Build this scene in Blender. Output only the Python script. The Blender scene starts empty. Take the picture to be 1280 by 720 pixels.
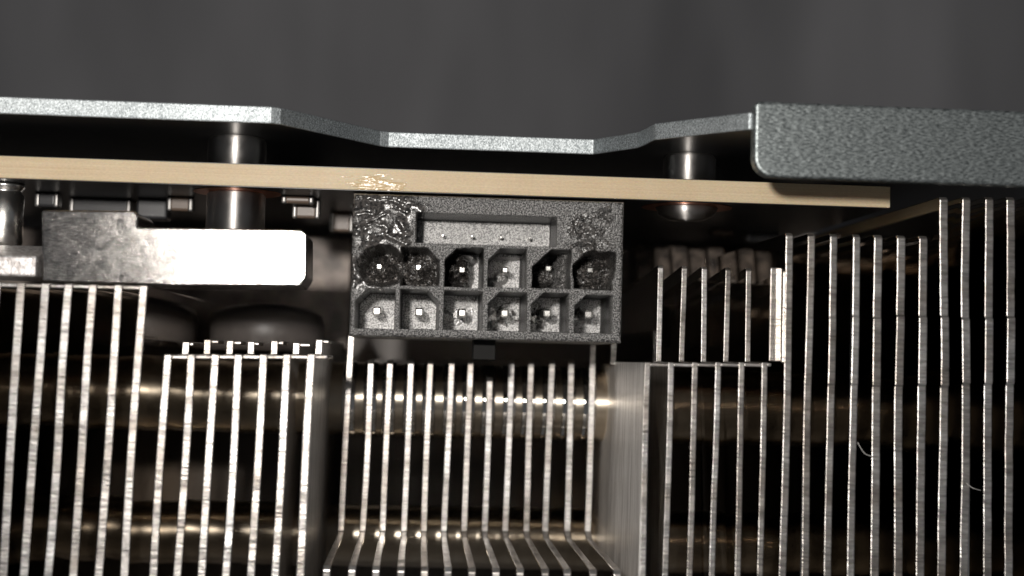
import bpy, bmesh, math, random
import numpy as np
from mathutils import Vector, Matrix

random.seed(7); RNG = np.random.default_rng(11)
S = bpy.context.scene
K = 0.1                      # all lengths below are millimetres; 1 Blender unit = 1 cm
S.unit_settings.scale_length = 0.01

# ------------------------------------------------------------------ camera
F = 1760.0                   # focal length in photograph pixels (1280 wide)
CAM = Vector((0, -100, 0)); YAW, PITCH, ROLL = math.radians(3.75), math.radians(2.9), 0.026
fw = Vector((math.sin(YAW)*math.cos(PITCH), math.cos(YAW)*math.cos(PITCH), math.sin(PITCH)))
r0 = Vector((math.cos(YAW), -math.sin(YAW), 0)); u0 = r0.cross(fw)
rt = r0*math.cos(ROLL) + u0*math.sin(ROLL); up = -r0*math.sin(ROLL) + u0*math.cos(ROLL)
cd = bpy.data.cameras.new("camera"); cam = bpy.data.objects.new("camera", cd); S.collection.objects.link(cam)
m = Matrix.Identity(4)
for i in range(3):
    m[i][0], m[i][1], m[i][2], m[i][3] = rt[i], up[i], -fw[i], CAM[i]*K
cam.matrix_world = m
cd.sensor_width = 36; cd.lens = 36*F/1280; cd.clip_start = 0.05; cd.clip_end = 500
cd.dof.use_dof = True; cd.dof.focus_distance = 103.2*K; cd.dof.aperture_fstop = 0.27
S.camera = cam
S.cycles.blur_glossy = 0.1; S.cycles.max_bounces = 16; S.cycles.glossy_bounces = 14; S.cycles.diffuse_bounces = 4

# ------------------------------------------------------------------ world and lamps
W = bpy.data.worlds.new("World"); S.world = W; W.use_nodes = True
bg = W.node_tree.nodes["Background"]; bg.inputs[0].default_value = (0.92, 0.95, 1.0, 1); bg.inputs[1].default_value = 0.075
ld = bpy.data.lights.new("phone_flash", 'POINT'); ld.energy = 3300; ld.shadow_soft_size = 3.0*K; ld.color = (1.0, 0.955, 0.90)
lo = bpy.data.objects.new("phone_flash", ld); lo.location = Vector((-15, -100, 15.5))*K; S.collection.objects.link(lo)
S.view_settings.view_transform = 'Standard'; S.view_settings.look = 'None'
S.view_settings.exposure = 0.0; S.view_settings.gamma = 1.0

def P(px, py, Y):            # where a point of the photograph lies on the upright plane at depth Y
    d = fw + rt*((px-640)/F) + up*((360-py)/F)
    t = (Y - CAM.y)/d.y
    return (CAM.x + d.x*t, CAM.z + d.z*t)

# ------------------------------------------------------------------ helpers
def tag(o, label=None, cat=None, group=None, kind=None):
    if label: o["label"] = label
    if cat: o["category"] = cat
    if group: o["group"] = group
    if kind: o["kind"] = kind
    return o

def empty(name, loc=(0, 0, 0)):
    o = bpy.data.objects.new(name, None); o.empty_display_size = 0.2
    S.collection.objects.link(o)
    o.location = Vector(loc)*K
    return o

class MB:
    def __init__(s): s.v = []; s.f = []; s.mi = []; s.sm = []
    def add(s, vs, fs, mi=0, smooth=False):
        b = len(s.v); s.v += [tuple(x) for x in vs]
        for f in fs: s.f.append(tuple(b+i for i in f)); s.mi.append(mi); s.sm.append(smooth)
        return s
    def box(s, x0, x1, y0, y1, z0, z1, mi=0):
        vs = [(x, y, z) for x in (x0, x1) for y in (y0, y1) for z in (z0, z1)]
        return s.add(vs, [(0, 1, 3, 2), (4, 6, 7, 5), (0, 4, 5, 1), (2, 3, 7, 6), (0, 2, 6, 4), (1, 5, 7, 3)], mi)
    def prism(s, pts, axis, a, b, mi=0, mside=None):
        """pts: 2-D outline; extruded along axis from a to b. axis z: pts are (x,y); axis x: (y,z); axis y: (x,z)"""
        n = len(pts)
        def mk(p, h):
            return {'z': (p[0], p[1], h), 'x': (h, p[0], p[1]), 'y': (p[0], h, p[1])}[axis]
        vs = [mk(p, a) for p in pts] + [mk(p, b) for p in pts]
        s.add(vs, [tuple(range(n))[::-1], tuple(range(n, 2*n))], mi)
        b0 = len(s.v) - 2*n
        for i in range(n):
            j = (i+1) % n
            s.f.append((b0+i, b0+j, b0+n+j, b0+n+i)); s.mi.append(mi if mside is None else mside); s.sm.append(False)
        return s
    def lathe(s, c, prof, axis='z', n=40, mi=0, smooth=True):
        """prof: (radius, height) pairs along axis from c"""
        b = len(s.v)
        for r, h in prof:
            for k in range(n):
                a = 2*math.pi*k/n; p, q = r*math.cos(a), r*math.sin(a)
                o = {'z': (p, q, h), 'y': (p, h, q), 'x': (h, p, q)}[axis]
                s.v.append((c[0]+o[0], c[1]+o[1], c[2]+o[2]))
        for i in range(len(prof)-1):
            for k in range(n):
                k2 = (k+1) % n
                s.f.append((b+i*n+k, b+i*n+k2, b+(i+1)*n+k2, b+(i+1)*n+k)); s.mi.append(mi); s.sm.append(smooth)
        for i in (0, len(prof)-1):
            s.f.append(tuple(b+i*n+k for k in range(n))); s.mi.append(mi); s.sm.append(False)
        return s
    def mesh(s, name, mats, recalc=True):
        me = bpy.data.meshes.new(name)
        me.from_pydata([(x*K, y*K, z*K) for x, y, z in s.v], [], s.f)
        for mt in (mats if isinstance(mats, (list, tuple)) else [mats]): me.materials.append(mt)
        me.polygons.foreach_set("material_index", s.mi); me.polygons.foreach_set("use_smooth", s.sm)
        if recalc:
            bm = bmesh.new(); bm.from_mesh(me); bmesh.ops.recalc_face_normals(bm, faces=bm.faces); bm.to_mesh(me); bm.free()
        me.update(); return me
    def build(s, name, mats, parent=None, bevel=0, seg=2, recalc=True):
        o = bpy.data.objects.new(name, s.mesh(name, mats, recalc)); S.collection.objects.link(o)
        if parent: link_to(o, parent)
        if bevel:
            md = o.modifiers.new("bevel", 'BEVEL'); md.width = bevel*K; md.segments = seg; md.limit_method = 'ANGLE'; md.angle_limit = math.radians(35)
        return o

def link_to(o, parent):
    o.parent = parent
    t = Vector()
    p = parent
    while p: t += p.location; p = p.parent
    o.location = o.location - t

def vnoise(x, y, seed=0):
    r = np.random.default_rng(seed).random((256, 256))
    xi = np.floor(x).astype(int); yi = np.floor(y).astype(int)
    fx = x-xi; fy = y-yi; fx = fx*fx*(3-2*fx); fy = fy*fy*(3-2*fy)
    a = r[xi % 256, yi % 256]; b = r[(xi+1) % 256, yi % 256]; c = r[xi % 256, (yi+1) % 256]; d = r[(xi+1) % 256, (yi+1) % 256]
    return (a*(1-fx)+b*fx)*(1-fy)+(c*(1-fx)+d*fx)*fy - 0.5
def fbm(x, y, o=4, seed=0):
    t = 0; a = 1
    for k in range(o): t = t + a*vnoise(x, y, seed+k); x = x*2.03+5.1; y = y*2.03+9.7; a *= 0.5
    return t

# ------------------------------------------------------------------ materials
def mat(name, col, rough=0.5, metal=0.0, spec=0.5):
    mt = bpy.data.materials.new(name); mt.use_nodes = True
    b = mt.node_tree.nodes["Principled BSDF"]
    b.inputs["Base Color"].default_value = (*col, 1); b.inputs["Roughness"].default_value = rough
    b.inputs["Metallic"].default_value = metal; b.inputs["Specular IOR Level"].default_value = spec
    return mt
class N:
    """small node-graph helper"""
    def __init__(s, mt): s.t = mt.node_tree; s.b = s.t.nodes["Principled BSDF"]; s.tc = s.t.nodes.new("ShaderNodeTexCoord"); s.geo = None
    def n(s, ty, **kw):
        x = s.t.nodes.new(ty)
        for k, v in kw.items(): setattr(x, k, v)
        return x
    def l(s, a, b): s.t.links.new(a, b)
    def mapping(s, scale, rot=(0, 0, 0)):
        mp = s.n("ShaderNodeMapping"); mp.inputs["Scale"].default_value = scale; mp.inputs["Rotation"].default_value = rot
        s.l(s.tc.outputs["Object"], mp.inputs["Vector"]); return mp.outputs[0]
    def noise(s, scale, vec=None, detail=4, rough=0.6):
        x = s.n("ShaderNodeTexNoise"); x.inputs["Scale"].default_value = scale; x.inputs["Detail"].default_value = detail; x.inputs["Roughness"].default_value = rough
        s.l(vec or s.tc.outputs["Object"], x.inputs["Vector"]); return x.outputs["Fac"]
    def ramp(s, fac, p0, c0, p1, c1):
        x = s.n("ShaderNodeValToRGB"); e = x.color_ramp.elements
        e[0].position = p0; e[0].color = (*c0, 1); e[1].position = p1; e[1].color = (*c1, 1)
        s.l(fac, x.inputs[0]); return x.outputs[0]
    def rng(s, fac, a, b, c, d):
        x = s.n("ShaderNodeMapRange"); 
        for i, v in enumerate((a, b, c, d)): x.inputs[1+i].default_value = v
        s.l(fac, x.inputs[0]); return x.outputs[0]
    def bump(s, h, strength, dist_mm, prev=None):
        x = s.n("ShaderNodeBump"); x.inputs["Strength"].default_value = strength; x.inputs["Distance"].default_value = dist_mm*K
        s.l(h, x.inputs["Height"])
        if prev: s.l(prev, x.inputs["Normal"])
        return x.outputs[0]
    def mix(s, a, b, fac, mode='MIX'):
        x = s.n("ShaderNodeMix", data_type='RGBA', blend_type=mode)
        if hasattr(fac, 'default_value') or not isinstance(fac, (int, float)): s.l(fac, x.inputs[0])
        else: x.inputs[0].default_value = fac
        for sock, v in ((x.inputs[6], a), (x.inputs[7], b)):
            if isinstance(v, tuple): sock.default_value = (*v, 1)
            else: s.l(v, sock)
        return x.outputs[2]

def M_fin(smooth=False):
    mt = mat("sheared_aluminium", (0.78, 0.77, 0.76), 0.42, 0.9); g = N(mt)
    v0 = g.mapping((7, 5, 48), (0, math.radians(24), 0)); oi = g.n("ShaderNodeObjectInfo")
    va = g.n("ShaderNodeVectorMath", operation='MULTIPLY_ADD'); g.l(oi.outputs["Random"], va.inputs[0]); va.inputs[1].default_value = (91, 57, 73); g.l(v0, va.inputs[2]); v = va.outputs[0]
    h = g.noise(1.0, v, 3, 0.65)
    fine = g.noise(150, None, 2)
    broad = g.noise(5, None, 3)
    c = g.ramp(h, 0.30, (0.46, 0.445, 0.43), 0.62, (0.90, 0.885, 0.87))
    tint = g.n("ShaderNodeTexNoise"); tint.inputs["Scale"].default_value = 60
    g.l(g.tc.outputs["Object"], tint.inputs["Vector"])
    c2 = g.mix(c, tint.outputs["Color"], 0.22, 'OVERLAY')
    c2 = g.mix(c2, g.ramp(oi.outputs["Random"], 0.0, (0.80, 0.77, 0.74), 1.0, (1, 1, 1)), 1.0, 'MULTIPLY')
    c2 = g.mix(c2, g.ramp(g.noise(0.07, v, 3), 0.36, (0.66, 0.62, 0.585), 0.62, (1, 1, 1)), 1.0, 'MULTIPLY')
    g.l(c2, g.b.inputs["Base Color"])
    g.l(g.rng(broad, 0.3, 0.7, 0.28, 0.46), g.b.inputs["Roughness"])
    b1 = g.bump(h, 0.15 if smooth else 0.5, 0.10); b2 = g.bump(fine, 0.1 if smooth else 0.22, 0.03, b1)
    g.l(b2, g.b.inputs["Normal"]); return mt
def M_finface():
    mt = mat("rolled_aluminium", (0.91, 0.875, 0.83), 0.04, 1.0); return mt
def M_brushed():
    mt = mat("brushed_end_fin", (0.72, 0.70, 0.67), 0.30, 0.25); g = N(mt)
    v = g.mapping((4, 26, 1.6)); h = g.noise(1.0, v, 5, 0.7)
    g.l(g.ramp(h, 0.36, (0.42, 0.39, 0.36), 0.64, (0.92, 0.90, 0.88)), g.b.inputs["Base Color"])
    g.l(g.bump(h, 0.7, 0.06), g.b.inputs["Normal"]); return mt
def M_nickel(rough=0.30, name="nickel_plate", col=(0.74, 0.71, 0.68), axis=None):
    mt = mat(name, col, rough, 1.0); g = N(mt)
    g.l(g.bump(g.noise(170, None, 2), 0.2, 0.02), g.b.inputs["Normal"])
    g.l(g.rng(g.noise(12), 0.3, 0.7, rough*0.85, rough*1.25), g.b.inputs["Roughness"])
    if axis:                                   # turned surface: the highlight stretches along the axis
        t = g.n("ShaderNodeTangent", direction_type='RADIAL', axis=axis); g.l(t.outputs[0], g.b.inputs["Tangent"])
        g.b.inputs["Anisotropic"].default_value = 0.93; g.b.inputs["Anisotropic Rotation"].default_value = 0.25
    return mt
def M_block():
    mt = mat("scuffed_aluminium_block", (0.55, 0.52, 0.5), 0.28, 1.0); g = N(mt)
    v = g.mapping((22, 22, 120), (0, math.radians(-6), 0)); h = g.noise(1.0, v, 5, 0.75)
    blot = g.noise(16, None, 6, 0.7)
    c = g.ramp(h, 0.36, (0.20, 0.188, 0.178), 0.62, (0.66, 0.63, 0.605))
    g.l(c, g.b.inputs["Base Color"])
    g.l(g.rng(blot, 0.3, 0.7, 0.09, 0.20), g.b.inputs["Roughness"])
    b1 = g.bump(h, 0.30, 0.03); b2 = g.bump(g.noise(90, None, 3), 0.35, 0.025, b1); g.l(b2, g.b.inputs["Normal"]); return mt
def M_plate_edge():
    mt = mat("sheared_plate_edge", (0.50, 0.53, 0.55), 0.40, 0.9); g = N(mt)
    v = g.mapping((125, 125, 85), (0, math.radians(14), 0)); h = g.noise(1.0, v, 3, 0.7); br = g.noise(2.2, None, 3)
    g.l(g.ramp(h, 0.38, (0.20, 0.225, 0.235), 0.62, (0.78, 0.83, 0.85)), g.b.inputs["Base Color"])
    g.l(g.rng(br, 0.35, 0.65, 0.42, 0.54), g.b.inputs["Roughness"])
    g.l(g.bump(h, 0.6, 0.05), g.b.inputs["Normal"]); return mt
def M_flange():
    mt = mat("grey_coated_plate", (0.34, 0.38, 0.40), 0.40, 0.85); g = N(mt)
    v = g.mapping((30, 30, 130), (0, math.radians(-38), 0)); h = g.noise(1.0, v, 3, 0.65)
    v2 = g.mapping((60, 60, 60)); f = g.noise(1.0, v2, 2)
    vo = g.n("ShaderNodeTexVoronoi"); vo.inputs["Scale"].default_value = 1.0; g.l(g.mapping((22, 22, 40), (0, math.radians(20), 0)), vo.inputs["Vector"])
    c = g.ramp(h, 0.38, (0.11, 0.125, 0.127), 0.64, (0.62, 0.675, 0.675))
    g.l(c, g.b.inputs["Base Color"])
    b1 = g.bump(h, 0.55, 0.05); b2 = g.bump(vo.outputs["Distance"], 0.35, 0.04, b1); b3 = g.bump(f, 0.4, 0.03, b2); g.l(b3, g.b.inputs["Normal"]); return mt
def M_black_plate():
    mt = mat("black_anodised_plate", (0.045, 0.044, 0.045), 0.28, 0.0, 0.6); g = N(mt)
    g.l(g.bump(g.noise(60), 0.15, 0.03), g.b.inputs["Normal"]); return mt
def M_fr4():
    mt = mat("cut_glass_laminate", (0.62, 0.46, 0.24), 0.55); g = N(mt)
    g.b.inputs["Subsurface Weight"].default_value = 0.35; g.b.inputs["Subsurface Radius"].default_value = (1.0, 0.45, 0.16); g.b.inputs["Subsurface Scale"].default_value = 0.5*K
    v = g.mapping((0.5, 0.5, 80)); lay = g.noise(1.0, v, 3, 0.6)
    v2 = g.mapping((45, 45, 110)); gr = g.noise(1.0, v2, 2)
    big = g.noise(1.4, None, 3)
    c = g.ramp(lay, 0.3, (0.76, 0.60, 0.39), 0.72, (0.84, 0.70, 0.49))
    c = g.mix(c, g.ramp(gr, 0.35, (0.7, 0.68, 0.64), 0.65, (1, 1, 1)), 0.35, 'MULTIPLY')
    c = g.mix(c, g.ramp(big, 0.4, (0.86, 0.80, 0.74), 0.65, (1, 1, 1)), 0.5, 'MULTIPLY')
    g.l(c, g.b.inputs["Base Color"])
    b1 = g.bump(lay, 0.15, 0.03); b2 = g.bump(gr, 0.3, 0.03, b1); g.l(b2, g.b.inputs["Normal"]); return mt
def M_plastic():
    """black nylon: spark-eroded grain where it is sound, glossy and browned where it has melted ("melt"), painted paler, as if lit, on the cavity floors ("finish"), smooth and painted darker for shade on the cavity walls ("wall")"""
    mt = mat("black_nylon", (0.07, 0.068, 0.066), 0.3, 0.0, 0.5); g = N(mt)
    A = {k: g.n("ShaderNodeAttribute", attribute_name=k).outputs["Fac"] for k in ("melt", "lit_floor", "wall")}
    grain = g.noise(92, None, 2, 0.6); grain2 = g.noise(230, None, 2); mid = g.noise(45, None, 3)
    c = g.ramp(grain, 0.44, (0.012, 0.0115, 0.011), 0.61, (0.40, 0.39, 0.38))
    c = g.mix(c, (0.014, 0.0135, 0.013), A["wall"])  # cavity walls darkened, their shade put into the colour
    c = g.mix(c, g.ramp(grain, 0.42, (0.10, 0.097, 0.094), 0.58, (0.50, 0.49, 0.48)), A["lit_floor"])  # cavity floors painted paler, the flash light on them put into the colour
    c = g.mix(c, g.ramp(mid, 0.4, (0.016, 0.015, 0.014), 0.72, (0.15, 0.135, 0.125)), A["melt"])
    g.l(c, g.b.inputs["Base Color"])
    g.l(g.rng(A["melt"], 0, 1, 0.28, 0.23), g.b.inputs["Roughness"]); g.b.inputs["IOR"].default_value = 1.58
    g.l(g.rng(A["melt"], 0, 1, 0.8, 1.0), g.b.inputs["Specular IOR Level"])
    st = g.n("ShaderNodeMath", operation='MULTIPLY'); g.l(g.rng(A["melt"], 0, 1, 0.9, 0.05), st.inputs[0]); g.l(g.rng(A["lit_floor"], 0, 1, 1.0, 0.5), st.inputs[1])
    b1 = g.bump(grain, 1.0, 0.10); g.l(st.outputs[0], b1.node.inputs["Strength"])
    b2 = g.bump(grain2, 0.6, 0.03, b1); g.l(st.outputs[0], b2.node.inputs["Strength"])
    g.l(b2, g.b.inputs["Normal"]); return mt
def M_backdrop():
    mt = mat("dark_grey_cloth", (0.22, 0.22, 0.235), 0.85, 0, 0.2); g = N(mt)
    v = g.mapping((0.22, 0.1, 0.07), (0, 0.3, 0)); h = g.noise(1.0, v, 3)
    g.l(g.ramp(h, 0.3, (0.22, 0.217, 0.224), 0.7, (0.44, 0.43, 0.44)), g.b.inputs["Base Color"]); return mt  # uneven cloth tone, spread wider to paint in soft lens haze

fin_m, fin2_m, face_m, brushed_m = M_fin(), M_fin(True), M_finface(), M_brushed()
nickel, block_m = M_nickel(0.46, axis='Z'), M_block()
pipe_m = M_nickel(0.37, "nickel_copper_pipe", (0.88, 0.78, 0.64), axis='X')
tin_m = M_nickel(0.24, "tin_plate", (0.86, 0.84, 0.80))
edge_m, flange_m, under_m = M_plate_edge(), M_flange(), M_black_plate()
fr4_m, plastic_m, cloth_m = M_fr4(), M_plastic(), M_backdrop()
mask_m = mat("black_solder_mask", (0.03, 0.03, 0.032), 0.35)
copper_m = mat("bare_copper", (0.72, 0.30, 0.18), 0.3, 1.0)
dark_m = mat("matt_black_plastic", (0.03, 0.029, 0.029), 0.5)
chip_m = mat("grey_epoxy", (0.035, 0.035, 0.038), 0.35)
ceramic_m = mat("tan_ceramic", (0.14, 0.10, 0.075), 0.4)
pad_m = mat("pale_thermal_pad", (0.50, 0.49, 0.55), 0.6)
glossy_m = mat("dark_glossy_coating", (0.10, 0.088, 0.082), 0.42, 0.0, 0.5)
solder_m = mat("dull_solder", (0.30, 0.29, 0.28), 0.42, 0.9)
speck_m = mat("grit_blasted_metal", (0.8, 0.77, 0.76), 0.42, 0.7); _g = N(speck_m)
_g.l(_g.ramp(_g.noise(34, None, 4, 0.7), 0.36, (0.42, 0.38, 0.36), 0.6, (0.92, 0.90, 0.90)), _g.b.inputs["Base Color"]); _g.l(_g.bump(_g.noise(40), 0.5, 0.06), _g.b.inputs["Normal"])
shroud_m = mat("grey_brown_shroud", (0.30, 0.275, 0.26), 0.6)
lug_m = mat("matt_black_nylon", (0.012, 0.0115, 0.011), 0.7, 0.0, 0.25)
pad2_m = mat("brown_grey_pad", (0.10, 0.08, 0.068), 0.6); _g = N(pad2_m)
_g.l(_g.ramp(_g.noise(9.0, None, 5), 0.35, (0.02, 0.016, 0.014), 0.7, (0.17, 0.135, 0.11)), _g.b.inputs["Base Color"])
bronze_m = mat("dull_bronze_plate", (0.16, 0.13, 0.115), 0.45, 0.4); _g = N(bronze_m)
_g.l(_g.ramp(_g.noise(3.0, None, 5), 0.35, (0.06, 0.05, 0.045), 0.7, (0.26, 0.215, 0.185)), _g.b.inputs["Base Color"])
resin_m = mat("browned_flux_resin", (0.74, 0.56, 0.33), 0.27, 0.0, 1.0)

# ------------------------------------------------------------------ backdrop
b = MB(); n = 40
for i in range(n+1):
    x = -700 + 1400*i/n
    y = 165 + 4*math.sin(i*0.9) + 2*math.sin(i*2.1)
    b.v += [(x, y, -500), (x, y+3*math.sin(i*1.3), 600)]
for i in range(n): b.f.append((2*i, 2*i+2, 2*i+3, 2*i+1)); b.mi.append(0); b.sm.append(True)
tag(b.build("backdrop", cloth_m), kind="structure")

# ------------------------------------------------------------------ heat sink
YF, YB, YEND = -4.0, 13.0, 46.0
hs = tag(empty("heat_sink", (0, 20, -30)), "aluminium heat sink of many thin upright fins below the board, threaded by pipes", "heat sink")
ZB = -34.0
def fin(top, bot, Y, prof, t, tab=None, collar=None, face=None, plates=None, edge=None):
    """top, bot: photo points of the front edge on plane Y (give place and lean); prof: (Y,Z) outline"""
    xa, za = P(*top, Y); xb, zb = P(*bot, Y)
    k = (xa-xb)/(za-zb)
    w_a, w_f, w_p = random.uniform(0.02, 0.07), random.uniform(0.15, 0.35), random.uniform(0, 6.28)
    X = lambda z: xa + k*(z-za) + w_a*math.sin(w_f*z+w_p)
    m_ = MB(); n = len(prof)
    vs = [(X(z)-t/2, y, z) for y, z in prof] + [(X(z)+t/2, y, z) for y, z in prof]
    m_.add(vs, [tuple(range(n))[::-1], tuple(range(n, 2*n))], 1)
    for i in range(n):
        j = (i+1) % n
        m_.f.append((i, j, n+j, n+i)); m_.mi.append(0); m_.sm.append(False)
    if tab:                                   # folded tabs along the top that reach the next fin
        for y0, y1, z, w in tab: m_.box(X(z)+t/2-0.02, X(z)+w, y0, y1, z-0.28, z-0.04, 0)
    for (a_, b__, y0, y1, z0_, z1_) in plates or []:
        m_.prism([(y0, z0_), (y0+0.2, z0_), (y1+0.2, z1_), (y1, z1_)], 'x', X(z0_)+a_, X(z0_)+b__, 0)
    if collar:
        for y, z, r in collar:
            m_.lathe((X(z)-0.55, y, z), [(r, 0), (r, 1.1)], 'x', 28, 1)
    return m_.build("fin", [edge or fin_m, face or face_m], hs, bevel=0.07, seg=2)
def jag(y, z0, z1, step=0.9, amp=0.035):      # a slightly uneven sheared edge going down from z0 to z1
    pts = []; n = max(2, int((z0-z1)/step))
    for i in range(n+1): pts.append((y + (random.uniform(-amp, amp) if 0 < i < n else 0), z0+(z1-z0)*i/n))
    return pts
PIPE_Y, PIPE_Z, PIPE_R = 17.2, -3.6, 3.0
PIPE2_Y, PIPE2_Z, PIPE2_R = 22.0, -15.4, 2.6
PITCH = 1.63
# left fins, under the bracket
for i, (xt, xb) in enumerate(((-4, -28), (26, 3), (56.5, 30), (86, 60), (116, 91), (149, 123), (179, 155))):
    z = P(xt, 353+i*0.6, YF)[1]
    pr = jag(YF, z, ZB) + [(YEND, ZB), (YEND, z)]
    fin((xt, 353), (xb, 720), YF, pr, 0.56, tab=[(YF+0.12, YF+5, z, PITCH)] if i < 6 else None)
# fins between the bracket and the connector bay
for i, (xt, xb) in enumerate(((209.5, 191.5), (239, 221.6), (269, 252), (298.7, 282), (329, 314), (359, 344), (389, 374.6))):
    z = P(xt, 443, YF)[1]; zu = P(xt, 426, YF+7)[1] + random.uniform(-0.15, 0.15)
    pr = jag(YF, z, ZB) + [(YEND, ZB), (YEND, zu), (YF+7, zu), (YF+7, z)]
    fin((xt, 443), (xb, 720), YF, pr, 0.54, tab=[(YF+0.1, YF+6, z, PITCH-0.1 if i < 6 else 1.1), (YF+7.1, YF+10, zu, random.uniform(0.5, 1.1))], face=brushed_m if i == 6 else None)
# fins in the bay behind the connector, cut back by 17 mm
CT = [437.5, 464.6, 488, 513.6, 538.6, 564, 588.5, 613, 639, 664.7, 689.7, 715, 741]
CB = [425.8, 453, 478, 504.6, 530, 555.4, 580.4, 606, 631.6, 657.4, 682.4, 708, 734]
ZC = -14.15
for i, (xt, xb) in enumerate(zip(CT, CB)):
    yt = {0: 415, 12: 412, 7: 472}.get(i, 450)
    z = P(xt, yt, YB)[1]; zr = P(xb, 664, YB)[1]
    pr = [(YB+0.35, z), (YB, z-0.3)] + jag(YB, z-0.8, zr, 1.4, 0.02) + [(YB-1.2, ZC+0.06), (YF+0.3, ZC)] + jag(YF, ZC-0.3, ZB) + [(YEND, ZB), (YEND, z)]
    fin((xt, 450), (xb, 670), YB, pr, 0.52, collar=[(PIPE_Y, PIPE_Z, PIPE_R+0.14)], edge=fin2_m)
# short stub right of the bay's last fin
z0, z1 = P(767, 412, YB-2)[1], P(767, 456, YB-2)[1]
fin((767, 428), (766, 456), YB-2, [(YB-2, z0), (YB-2, z1), (YEND, z1), (YEND, z0)], 0.5)
# fins right of the bay, with a set-back upper half
DT = [810.5, 839, 869.4, 897, 927.8, 955.5]; DB = [802.8, 832, 862, 891, 921.6, 950.5]
YS = 1.0
for i, (xt, xb) in enumerate(zip(DT, DB)):
    z = P(xt, 453, YF)[1]
    if i == 0:
        pr = jag(YF, z, ZB) + [(YEND, ZB), (YEND, z)]
    else:
        zu = P([827, 856.7, 883, 913, 940][i-1], 330+i, YS)[1]; zw = zu - 0.25
        pr = jag(YF, z, ZB) + [(YEND, ZB), (YEND, zw-2), (16, zw-1.0), (YS+0.3, zu)] + jag(YS, zu-0.2, z+0.02)
    fin((xt, 453), (xb, 720), YF, pr, 0.42, tab=[(YF+0.1, YF+3, z, PITCH)] if i < 5 else [(YF+0.1, YF+3, z, 0.5)], face=brushed_m if i == 0 else None)
# tall fins on the right, with the pressed step half way down
ET = [988, 1014, 1042, 1070.5, 1098, 1126, 1154]; EB = [978, 1006, 1035, 1064, 1093, 1122, 1150.5]
FT = [1181, 1208, 1236.7, 1263, 1291, 1319, 1347]; FB = [1178, 1206, 1234, 1261.7, 1290, 1318, 1347]
for i, (xt, xb) in enumerate(list(zip(ET, EB)) + list(zip(FT, FB))):
    yt = (291 + i*0.6) if i < 7 else 246
    z = P(xt, yt, YF)[1]; za = P(xt, 395, YF)[1]+random.uniform(-.1, .1); zb_ = P(xt, 483, YF)[1]+random.uniform(-.1, .1)
    bulge = min(0.14, 0.02*i)
    pr = [(YF+0.25, z), (YF, z-0.2)] + jag(YF, z-0.8, za) + jag(YF-bulge, za-0.15, zb_+0.15, 0.9, 0.02) + jag(YF, zb_, ZB) + [(YEND, ZB), (YEND, z)]
    fin((xt, yt), (xb, 720), YF, pr, 0.60 if i > 3 else 0.52, plates=[(-0.72, -0.2, -1.6, -1.6, P(980, 452, -1.5)[1], P(980, 335, -1.5)[1])] if i == 0 else None)
# pipes and the dark shroud that closes the stack at the back
mb = MB().lathe((-48, PIPE_Y, PIPE_Z), [(PIPE_R, 0), (PIPE_R, 110)], 'x', 48); mb.build("heat_pipe", pipe_m, hs)
mb = MB().lathe((-48, PIPE2_Y, PIPE2_Z), [(PIPE2_R, 0), (PIPE2_R, 110)], 'x', 48); mb.build("heat_pipe", pipe_m, hs)
MB().box(-50, 64, YEND+0.3, YEND+4, ZB, 14).build("shroud_panel", shroud_m, hs)
for k in range(6):                             # soft pads on the cold plate, deep in the gap right of the connector
    xa = P(797+23*k, 330, 19)[0]; z1 = P(860, 306+3*(k % 2)+(8 if k == 5 else 0), 19)[1]
    MB().prism([(19, P(860, 352, 19)[1]), (24, P(860, 352, 19)[1]), (24, z1+0.3), (20.4, z1)], 'x', xa, xa+1.42).build("thermal_pad", pad2_m, hs, bevel=0.25)
for k, (px0, px1, py0, py1, Y) in enumerate(((-60, 436, 236, 440, 32), (768, 1130, 262, 440, 36))):   # cold plate closing the gap under the board
    (xa, za), (xb, zb_) = P(px0, py0, Y), P(px1, py1, Y)
    MB().box(xa, xb, Y, Y+2, zb_, min(za, 11.0)).build("cold_plate", bronze_m, hs, bevel=0.2)

# ------------------------------------------------------------------ circuit board
YP = 0.9
pcb = tag(empty("circuit_board", (5, 20, 12)), "thin tan-edged circuit board running level between backplate and cooler", "circuit board")
zt = P(560, 214, YP)[1]; zbt = P(560, 241, YP)[1]
xr = P(1113, 245, YP)[0]
MB().box(-60, xr, YP, 70, zbt, zt, 0).build("laminate", fr4_m, pcb, bevel=0.05)
MB().box(-60, xr-0.15, YP+0.12, 70, zt, zt+0.04).build("solder_mask", mask_m, pcb)
MB().box(-60, xr-0.15, YP+0.12, 70, zbt-0.04, zbt).build("solder_mask", mask_m, pcb)
ztop, zlow = zt+0.04, zbt-0.04

# ------------------------------------------------------------------ backplate
bp = tag(empty("backplate", (0, 20, 18)), "grey metal backplate with notched edge and folded-down flange above the board", "backplate")
zpb = P(200, 149.5, -2.5)[1]; zpt = zpb+1.22
YN = 6.6
def xat(px, Y): return P(px, 170, Y)[0]
plan = [(-70, -2.5), (xat(338, -2.5), -2.5), (xat(350, -2.2), -2.2), (xat(475, YN-0.3), YN-0.3), (xat(486, YN), YN), (xat(742, YN), YN), (xat(797, 2.6), 2.6), (xat(805, 1.2), 1.2), (xat(818, -1.4), -1.4), (xat(936, -7.2), -7.2), (70, -7.2), (70, 90), (-70, 90)]
MB().prism(plan, 'z', zpb, zpt, 0, 1).build("sheet", [under_m, edge_m], bp, bevel=0.10)
YFL = -8.3
xl = P(943, 180, YFL)[0]; zl = P(960, 221, YFL)[1]; ztf = P(945, 126, YFL)[1]
ol = []
r = 1.3
for a in range(0, 91, 15):
    ol.append((xl + r - r*math.cos(math.radians(a)), zl + r - r*math.sin(math.radians(a))))
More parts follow.
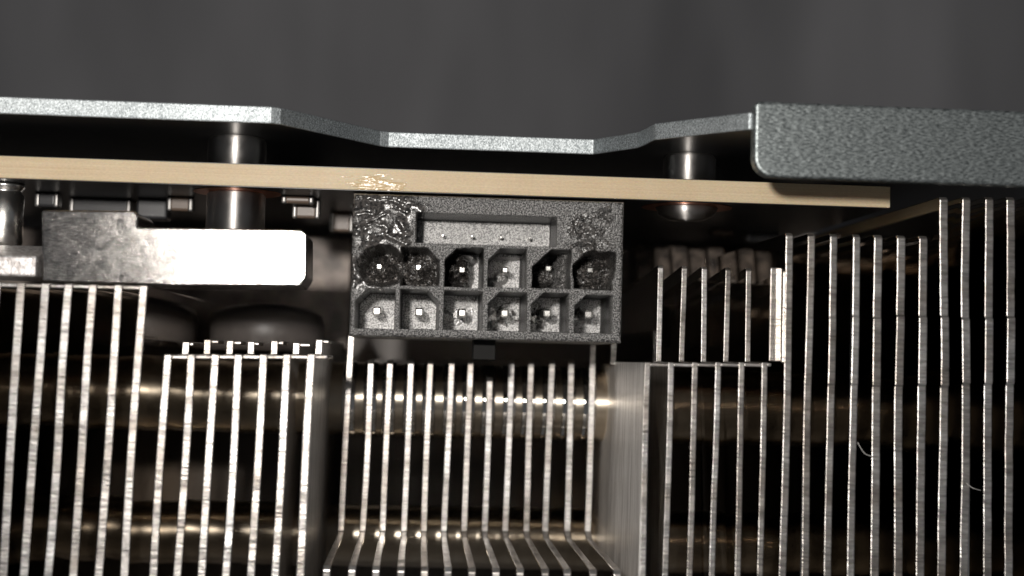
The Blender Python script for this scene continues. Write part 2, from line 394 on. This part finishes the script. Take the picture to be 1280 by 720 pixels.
ol += [(70, zl), (70, ztf), (xl+0.15, ztf), (xl, ztf-0.3)]
MB().prism(ol, 'y', YFL, YFL+1.2, 0).build("flange", flange_m, bp, bevel=0.22, seg=3)

# ------------------------------------------------------------------ standoffs and screw
def standoff(px, Y, r, z0, z1, label, rim=False):
    x = P(px, 200, Y)[0]
    pr = [(r, z0), (r, z1-0.25), (r-0.2, z1)] if not rim else [(r, z0), (r, z1)]
    return tag(MB().lathe((x, Y, 0), pr, 'z', 64).build("standoff", nickel), label, "standoff", "round metal standoffs")
standoff(296, 5.0, 2.15, ztop, zpb, "nickel standoff between board and backplate, above the scuffed metal bracket")
standoff(862, 5.5, 2.0, ztop, zpb, "nickel standoff between board and backplate, next to the folded grey flange")
zblk = P(290, 290, 2)[1]
standoff(297, 5.0, 2.15, zblk-1, zlow, "nickel standoff under the board, standing on the scuffed metal bracket")
xs = P(859, 250, 4.6)[0]
MB().lathe((xs, 4.8, 0), [(3.4, zlow-0.05), (3.4, zlow)], 'z', 48).build("solder_ring", copper_m, pcb)
MB().lathe((P(297, 240, 5)[0], 5.0, 0), [(3.2, zlow-0.05), (3.2, zlow)], 'z', 48).build("solder_ring", copper_m, pcb)
tag(MB().lathe((xs, 4.8, 0), [(0.5, zlow-1.05), (1.4, zlow-0.95), (2.1, zlow-0.6), (2.35, zlow-0.06)], 'z', 48).build("screw", nickel), "domed metal screw head under the board, right of the connector", "screw")

# ------------------------------------------------------------------ bracket and parts at the left
YK = -2.2
pts = [(52, 263), (168, 264), (173, 269), (173, 284), (378, 288), (384, 294), (384, 346), (376, 358), (215, 357), (52, 352)]
ol = [P(x, y, YK) for x, y in pts]
bk = MB().prism(ol, 'y', YK, YK+6)
bk.v = [(x, y - 0.032*(x-ol[0][0]) - 0.02*(z-ol[0][1]), z) for x, y, z in bk.v]       # it sits a touch askew
tag(bk.build("bracket", block_m, bevel=0.12), "flat scuffed aluminium bracket with a stepped top, left of the connector", "bracket")
ol = [(YK-0.6, P(20, 346, YK)[1]), (YK-0.6, P(20, 320, YK)[1]), (YK+3.0, P(20, 303, YK)[1]), (YK+6, P(20, 303, YK)[1]), (YK+6, P(20, 346, YK)[1])]
tag(MB().prism(ol, 'x', -52, P(50, 330, YK)[0]-0.1).build("spacer_block", [speck_m], bevel=0.15), "bright speckled metal block at the left edge, beside the bracket", "block")
zc0, zc1 = P(10, 306, 3)[1], zlow
tag(MB().lathe((P(5, 260, 4)[0], 4, 0), [(1.25, zc0), (1.4, zc0+0.2), (1.4, zc1-0.9), (1.2, zc1-0.7), (1.2, zc1-0.5), (1.4, zc1-0.3), (1.4, zc1)], 'z', 40).build("capacitor", tin_m), "silver can capacitor hanging under the board at the left edge", "capacitor")
# surface-mounted parts soldered under the board
def smd(px, w, h, Y, d, body, ends=True):
    Y += 3
    x = P(px, 245, Y)[0]
    o = MB().box(x-w/2, x+w/2, Y, Y+d, zlow-h, zlow).build("chip_component", body, pcb, bevel=0.22, seg=3)
    if ends:
        for s in (-1, 1):
            MB().box(x+s*(w/2)-0.22, x+s*(w/2)+0.22, Y-0.03, Y+d+0.03, zlow-h-0.04, zlow-0.002).build("end_cap", solder_m, o, bevel=0.18, seg=3)
smd(58, 1.4, 1.1, 6, 1.2, chip_m); smd(125, 4.4, 1.2, 9, 3, chip_m); smd(190, 2.4, 1.6, 8, 2.2, chip_m, False); smd(225, 1.6, 1.1, 6, 1, ceramic_m)
smd(383, 1.7, 1.5, 4.5, 0.9, ceramic_m); smd(372, 2.0, 0.6, 2.5, 0.8, ceramic_m); smd(428, 1.6, 1.6, 14, 1.2, ceramic_m)
for px, w, h, Y in ((955, 3.0, 0.8, 20), (1052, 1.3, 2.0, 17), (1085, 2.4, 0.7, 21), (905, 1.8, 0.5, 18)):
    smd(px, w, h, Y, 1.6, ceramic_m if w < 2 else chip_m, False)
# dark coil behind the bracket, added to carry the soft glint there
xd, zd = P(335, 398, 22)
tag(MB().lathe((xd, 22, zd-2.8), [(4.4, 0), (4.8, 0.5), (4.9, 2.2), (4.6, 3.1), (3.4, 3.7), (1.2, 4.0)], 'z', 56).build("dome", glossy_m), "dark glossy round coil added for its glint in the gap below the bright bracket end", "dome")

# ------------------------------------------------------------------ power connector
cn = tag(empty("power_connector", (P(607, 420, 0)[0], 0, P(607, 424, 0)[1])), "charred and partly melted black twelve-pin power socket under the board", "connector")
x0, zlo = P(436, 424, 0); x1 = P(777, 425, 0)[0]; zhi = P(607, 246.5, 0)[1]; zlo = P(607, 424.5, 0)[1]
STEP = 0.042
nx, nz = int((x1-x0)/STEP)+1, int((zhi-zlo)/STEP)+1
gx = np.linspace(x0, x1, nx); gz = np.linspace(zlo, zhi, nz)
GX, GZ = np.meshgrid(gx, gz, indexing='ij')
FLOOR = 6.0
def ss(a, lo, hi): t = np.clip((a-lo)/(hi-lo), 0, 1); return t*t*(3-2*t)
# melt masks in connector coordinates
def pm(px, py): return P(px, py, 0)
def blob(px, py, rx, ry, soft=0.5):
    cx, cz = pm(px, py); d = np.sqrt(((GX-cx)/(rx/17.6))**2 + ((GZ-cz)/(ry/17.6))**2)
    return 1-ss(d, 1-soft, 1+soft*0.4)
w1 = fbm(GX*0.9, GZ*0.9, 3, 3); w2 = fbm(GX*0.9+40, GZ*0.9, 3, 9)
melt_tl = np.maximum(np.maximum(blob(478, 262, 52, 34), blob(478, 300, 46, 52)), blob(455, 335, 26, 34))
melt_tr = np.maximum(blob(735, 285, 34, 22), blob(745, 320, 30, 40))*0.8
melt = np.clip(np.maximum(melt_tl, melt_tr)*(1+1.2*w1), 0, 1)
H = np.zeros_like(GX)
# grain of the moulded face
H += 0.022*fbm(GX*7, GZ*7, 3, 21) + 0.010*RNG.standard_normal(GX.shape)*(1-np.clip(melt, 0, 1))
# flowed plastic: curved folds sweeping over the corner
cx, cz = pm(486, 318)
wx = GX + 0.9*w1; wz = GZ + 0.9*w2
rad = np.sqrt(((wx-cx)*0.8)**2 + (wz-cz)**2)
fold = np.abs(((rad*1.15 + 0.9*w2) % 1.0) - 0.5)*2
def ridge(pts, w, h):
    """a rounded strand of flowed plastic along photo points"""
    q_ = [pm(*p) for p in pts]; d = np.full_like(GX, 9.0)
    xx = GX + 0.35*w2 + 0.10*fbm(GX*3, GZ*3, 2, 61); zz = GZ + 0.35*w1 + 0.10*fbm(GX*3, GZ*3, 2, 63)
    for (ax, az), (bx, bz) in zip(q_, q_[1:]):
        t = np.clip(((xx-ax)*(bx-ax)+(zz-az)*(bz-az))/((bx-ax)**2+(bz-az)**2), 0, 1)
        d = np.minimum(d, np.hypot(xx-ax-t*(bx-ax), zz-az-t*(bz-az)))
    return h*np.exp(-(d/(w/17.6))**2)
RIDGES = [([(434, 264), (450, 258), (468, 256), (482, 258)], 7.5, 0.36), ([(486, 256), (498, 259), (508, 263)], 4.0, 0.30), ([(436, 275), (455, 270), (476, 262), (494, 261)], 3.2, 0.26),
          ([(440, 285), (458, 278), (474, 270), (484, 269)], 2.6, 0.22), ([(511, 256), (520, 258), (527, 262)], 6.0, 0.30), ([(438, 250), (460, 245), (490, 246), (515, 252), (534, 262)], 3.0, 0.22),
          ([(497, 274), (505, 282), (509, 291), (502, 297)], 4.0, 0.30), ([(443, 296), (456, 286), (470, 281), (486, 284)], 3.2, 0.20), ([(466, 298), (484, 294), (498, 300), (512, 306)], 3.4, 0.22),
          ([(446, 312), (452, 302), (466, 300)], 4.0, 0.22), ([(438, 322), (442, 340), (440, 356)], 3.6, 0.22), ([(448, 350), (458, 358), (474, 360)], 3.6, 0.2), ([(484, 272), (490, 280), (486, 290)], 3.0, 0.22),
          ([(728, 274), (744, 272), (758, 277)], 3.0, 0.16), ([(722, 290), (736, 286), (750, 292)], 3.0, 0.16), ([(712, 308), (722, 302), (736, 304), (746, 310)], 3.4, 0.22)]
rs = np.zeros_like(GX)
for pts_, w_, h_ in RIDGES: rs = np.maximum(rs, ridge(pts_, w_*1.15, h_*0.6)*(1+0.9*fbm(GX*1.5, GZ*1.5, 2, 67)))
H -= rs + melt_tl*(0.30*fbm(GX*0.8, GZ*0.8, 2, 31) + 0.07*fbm(GX*2.4, GZ*2.4, 2, 33))
melt = np.clip(np.maximum(melt, ss(rs, 0.02, 0.14)), 0, 1)
H -= melt_tr*(0.22*fbm(GX*4, GZ*4, 3, 41) + 0.22*np.abs(fbm(GX*3, GZ*3, 3, 43)))
# a small torn crumb at the top right corner
for (px, py, a_, r_) in ((751, 266, 0.5, 5), (760, 262, 0.7, 4), (757, 269, -0.3, 4), (764, 272, 0.35, 3)):
    H -= a_*blob(px, py, r_, r_, 0.8)
face_grain = H.copy()
def sd_pocket(px0, px1, py0, py1, cham='', warp=0.0, ch=15):
    (a, zt_), (b_, _) = pm(px0, py0), pm(px1, py0); zb_ = pm(px0, py1)[1]
    a2 = pm(px0, py1)[0]
    gx_ = GX + warp*w1*1.1; gz_ = GZ + warp*w2*1.1
    cxp, czp = (a+b_)/2, (zt_+zb_)/2; hw, hh = (b_-a)/2, (zt_-zb_)/2
    q = np.maximum(np.abs(gx_-cxp)-hw, np.abs(gz_-czp)-hh)
    c = ch/17.6
    if 'l' in cham: q = np.maximum(q, (-(gx_-(a)) + (gz_-zt_) + c)/math.sqrt(2))
    if 'r' in cham: q = np.maximum(q, ((gx_-b_) + (gz_-zt_) + c)/math.sqrt(2))
    return -q, (cxp, czp, hw, hh)
def sd_round(px, py, rx, ry, warp=0.5):
    cx, cz = pm(px, py); rx /= 17.6; ry /= 17.6
    d = np.sqrt(((GX+warp*w1-cx)/rx)**2 + ((GZ+warp*w2-cz)/ry)**2)
    return (1-d)*min(rx, ry)
lit_floor = np.zeros_like(GX); char = np.zeros_like(GX)
def carve(sd, depth, wall=0.05):
    global H
    k = ss(sd, -wall*0.5, wall)
    H = H*(1-k) + depth*k
    return k
gr_fine = fbm(GX*8, GZ*8, 3, 51); _wa = fbm(GX*1.3, GZ*1.3, 2, 57); gr_mid = fbm(GX*2.2+1.6*_wa, GZ*2.2-1.6*_wa, 3, 55); gr_fine = gr_fine*0.6
# lower row: sound cavities
LOW = [(444.4, 494, 360.5, 410, 'l'), (500.4, 549, 361.5, 410.5, 'r'), (555.8, 604, 363, 411.5, ''), (610.8, 658.7, 364.5, 413, 'l'), (665, 712, 365.5, 414, 'l'), (719, 766, 367.5, 415.4, 'l')]
for i, (a, b_, c_, d_, ch) in enumerate(LOW):
    sd, _ = sd_pocket(a, b_, c_, d_, ch)
    lump = 0.02*gr_fine
    if i >= 3: lump = lump - 0.9*np.clip(gr_mid-0.12, 0, 1)*blob((a+b_)/2+(-12 if i != 3 else 10), (c_+d_)/2+4, 20, 14)
    if i >= 2: char = np.maximum(char, ss(sd, 0.08, 0.14)*ss(gr_mid+0.6*blob((a+b_)/2-6, (c_+d_)/2+5, 26, 15)-0.25, 0.12, 0.26)*0.95)
    k = carve(sd, FLOOR + lump); lit_floor = np.maximum(lit_floor, k*ss(sd, 0.08, 0.14))
# upper row: burnt cavities
def mound(px, py, r, p=1.0):
    cx, cz = pm(px, py); d = np.sqrt((GX-cx)**2+(GZ-cz)**2)/(r/17.6); return np.clip(1-d, 0, 1)**p
k = carve(sd_round(477, 334, 28, 24), 4.2 - 2.6*mound(482, 340, 26) + 1.0*gr_mid + 0.12*gr_fine, 0.35); char = np.maximum(char, k)
sd, _ = sd_pocket(502, 549, 309, 356, 'r', 0.12)
ring = np.abs(np.sqrt((GX-pm(525, 333)[0])**2 + (GZ-pm(525, 333)[1])**2) - 0.85)
k = carve(sd, 4.4 - 2.6*mound(525, 335, 27) + 0.9*np.abs(gr_fine) + 0.7*gr_mid, 0.16); char = np.maximum(char, k)
sd, _ = sd_pocket(557, 605, 309, 358, 'l', 0.06)
lm = np.maximum(blob(574, 338, 20, 26), 0)
k = carve(sd, FLOOR - lm*(2.6 + 1.6*gr_mid*2 + 0.5*gr_fine) - 2.2*blob(586, 318, 14, 6), 0.07); char = np.maximum(char, k*np.clip(lm*1.5, 0, 1)); lit_floor = np.maximum(lit_floor, k*(1-lm)*ss(sd, 0.08, 0.14))
sd, _ = sd_pocket(611, 659, 310, 358, 'l')
lm = blob(618, 352, 14, 9)*0.9 + blob(632, 342, 9, 8)*0.5
k = carve(sd, FLOOR - lm*(1.8 + gr_mid) + 0.02*gr_fine - 1.5*blob(635, 313, 30, 5)); lit_floor = np.maximum(lit_floor, k*ss(sd, 0.08, 0.14))
sd, _ = sd_pocket(667, 714, 312, 359, 'l', 0.10, 22)
lm = mound(684, 341, 17, 0.5)
slope = np.clip((GX-pm(694, 335)[0])/0.9, 0, 1)
k = carve(sd, 5.2 - lm*(2.0+0.8*gr_mid) - slope*(2.2+1.0*gr_mid) + 0.2*gr_fine, 0.10); char = np.maximum(char, k*np.maximum(lm, slope*0.25)); lit_floor = np.maximum(lit_floor, k*slope*0.5)
sd, _ = sd_pocket(720, 767, 313.5, 359.6, 'l', 0.22, 17)
k = carve(sd, 3.8 - 2.0*mound(737, 342, 24) + 0.5*gr_fine + 0.9*gr_mid - 2.2*blob(760, 346, 18, 22), 0.22); char = np.maximum(char, k)
# slot for the sense contacts
sd, _ = sd_pocket(520.5, 696.5, 266, 302.6)
k = carve(sd, 4.6 + 0.015*gr_fine); lit_floor = np.maximum(lit_floor, k*ss(sd, 0.08, 0.14))
# soft outer edges
ed = np.minimum(np.minimum(GX-x0, x1-GX), np.minimum(GZ-zlo, zhi-GZ)); rr = 0.32
H += np.where(ed < rr, rr-np.sqrt(np.clip(rr*rr-(rr-ed)**2, 0, None)), 0)
# vertices: front sheet plus skirt
DX = 0.10*melt_tl*(GX-x0 < 0.3)*w2
V = np.stack([GX-np.abs(DX), H, GZ], -1).reshape(-1, 3)
idx = np.arange(nx*nz).reshape(nx, nz)
q = np.stack([idx[:-1, :-1], idx[1:, :-1], idx[1:, 1:], idx[:-1, 1:]], -1).reshape(-1, 4)
border = np.concatenate([idx[:, 0], idx[-1, 1:], idx[-2::-1, -1], idx[0, -2:0:-1]])
nb = len(border); bv = V[border].copy(); bv[:, 1] = 13.0
V2 = np.concatenate([V, bv]); bi = np.arange(nb)+len(V)
sk = np.stack([border, bi, np.roll(bi, -1), np.roll(border, -1)], -1)
faces = np.concatenate([q, sk]).tolist()
me = bpy.data.meshes.new("housing"); me.from_pydata((V2*K).tolist(), [], faces)
me.materials.append(plastic_m); me.polygons.foreach_set("use_smooth", [True]*len(q)+[False]*len(sk))
wall = ss(H-face_grain, 0.12, 0.5)*(1-lit_floor)*(1-char)
for nm, arr in (("wall", wall), ("melt", np.clip(np.maximum(melt, char), 0, 1)), ("lit_floor", np.clip(lit_floor, 0, 1))):
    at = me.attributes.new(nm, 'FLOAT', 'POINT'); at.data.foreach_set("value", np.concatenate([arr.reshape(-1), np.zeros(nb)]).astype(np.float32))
me.update()
ho = bpy.data.objects.new("housing", me); S.collection.objects.link(ho); link_to(ho, cn)
# contacts
def pin(px, py, Y, w, y1, name="terminal_pin", m_=None):
    x, z = P(px, py, Y)
    MB().box(x-w/2, x+w/2, Y, y1, z-w/2, z+w/2).build(name, m_ or tin_m, cn, bevel=w*0.22, seg=2)
for px, py in ((471, 388.5), (524, 390), (577.5, 391), (631, 391.5), (684, 391.5), (736, 393)):
    pin(px, py, 2.6, 0.62, FLOOR+1)
for px, py, Y, w in ((474, 333, 3.0, 0.42), (523, 334, 1.9, 0.46), (577.5, 337, 2.6, 0.5), (631.5, 337.5, 2.8, 0.46), (685.5, 335.5, 3.0, 0.48), (738, 337.5, 1.5, 0.44)):
    pin(px, py, Y, w, FLOOR+1)
for px, py in ((553.5, 294), (590, 295.2), (626, 296.5), (662, 297.5)):
    pin(px, py, 3.4, 0.2, 5.2, "sense_pin")
# latch lug below the housing
(xa, za), (xb, zb_) = P(592, 424, 3), P(619, 450, 3)
MB().box(xa, xb, 3, 6, zb_, zlo+0.25).build("latch_lug", lug_m, cn, bevel=0.06)

# browned, glossy flux that ran over the cut board edge above the burnt corner
xa, xb = P(424, 225, YP)[0], P(525, 225, YP)[0]
nxr, nzr = 150, 44
gx = np.linspace(xa, xb, nxr); gz = np.linspace(zbt+0.02, zt-0.02, nzr)
RX, RZ = np.meshgrid(gx, gz, indexing='ij')
u_ = (RX-xa)/(xb-xa); v_ = (RZ-zbt)/(zt-zbt)
msk = np.exp(-((u_-0.50)/0.36)**2)*np.exp(-((v_-0.22)/0.42)**2)
fl = msk*1.05 + 0.75*fbm(RX*1.1, RZ*5.5, 4, 71) - 0.34
hgt = 0.12*np.clip(fl, -0.25, 1) + 0.05*np.clip(fl, 0, 1)*fbm(RX*4, RZ*9, 3, 77)
RV = np.stack([RX, YP + 0.012 - hgt, RZ], -1).reshape(-1, 3)
ix = np.arange(nxr*nzr).reshape(nxr, nzr)
rq = np.stack([ix[:-1, :-1], ix[1:, :-1], ix[1:, 1:], ix[:-1, 1:]], -1).reshape(-1, 4)
keep = (fl.reshape(-1)[rq].max(1) > -0.08)
me = bpy.data.meshes.new("flux_residue"); me.from_pydata((RV*K).tolist(), [], rq[keep].tolist()); me.materials.append(resin_m)
me.polygons.foreach_set("use_smooth", [True]*len(me.polygons)); me.update()
ro = bpy.data.objects.new("flux_residue", me); S.collection.objects.link(ro); link_to(ro, pcb)

# lint caught on the fins
def lint(pts, label):
    b = MB(); n = 6; V_ = []
    P3 = [Vector(p) for p in pts]
    def cr(t):
        t *= len(P3)-1; i = min(int(t), len(P3)-2); f = t-i
        p0, p1, p2, p3 = P3[max(i-1, 0)], P3[i], P3[i+1], P3[min(i+2, len(P3)-1)]
        return 0.5*((2*p1)+(p2-p0)*f+(2*p0-5*p1+4*p2-p3)*f*f+(3*p1-p0-3*p2+p3)*f**3)
    m_ = 14; r = 0.02
    for k in range(m_+1):
        c = cr(k/m_)
        for j in range(n):
            a = 2*math.pi*j/n; V_.append((c.x+r*math.cos(a), c.y, c.z+r*math.sin(a)) if abs(cr(min(k/m_+.01, 1)).y-c.y) > 0.05 else (c.x+r*math.cos(a)*0.7, c.y+r*math.sin(a), c.z+r*math.cos(a)*0.7))
    fs = [(k*n+j, k*n+(j+1) % n, (k+1)*n+(j+1) % n, (k+1)*n+j) for k in range(m_) for j in range(n)]
    b.add(V_, fs, 0, True)
    tag(b.build("lint_fibre", lint_m), label, "lint")
lint_m = mat("white_lint", (0.75, 0.73, 0.70), 0.8)
def px3(px, py, Y): x, z = P(px, py, Y); return (x, Y, z)
lint([px3(1072, 553, -4.0), px3(1080, 566, -4.25), px3(1088, 570, -4.3), px3(1097, 575, -4.05)], "short curled white lint fibre bridging two fins at the right")
lint([px3(1208, 604, -4.05), px3(1216, 610, -4.4), px3(1226, 613, -4.2)], "tiny pale lint fibre stuck to a fin near the right edge")
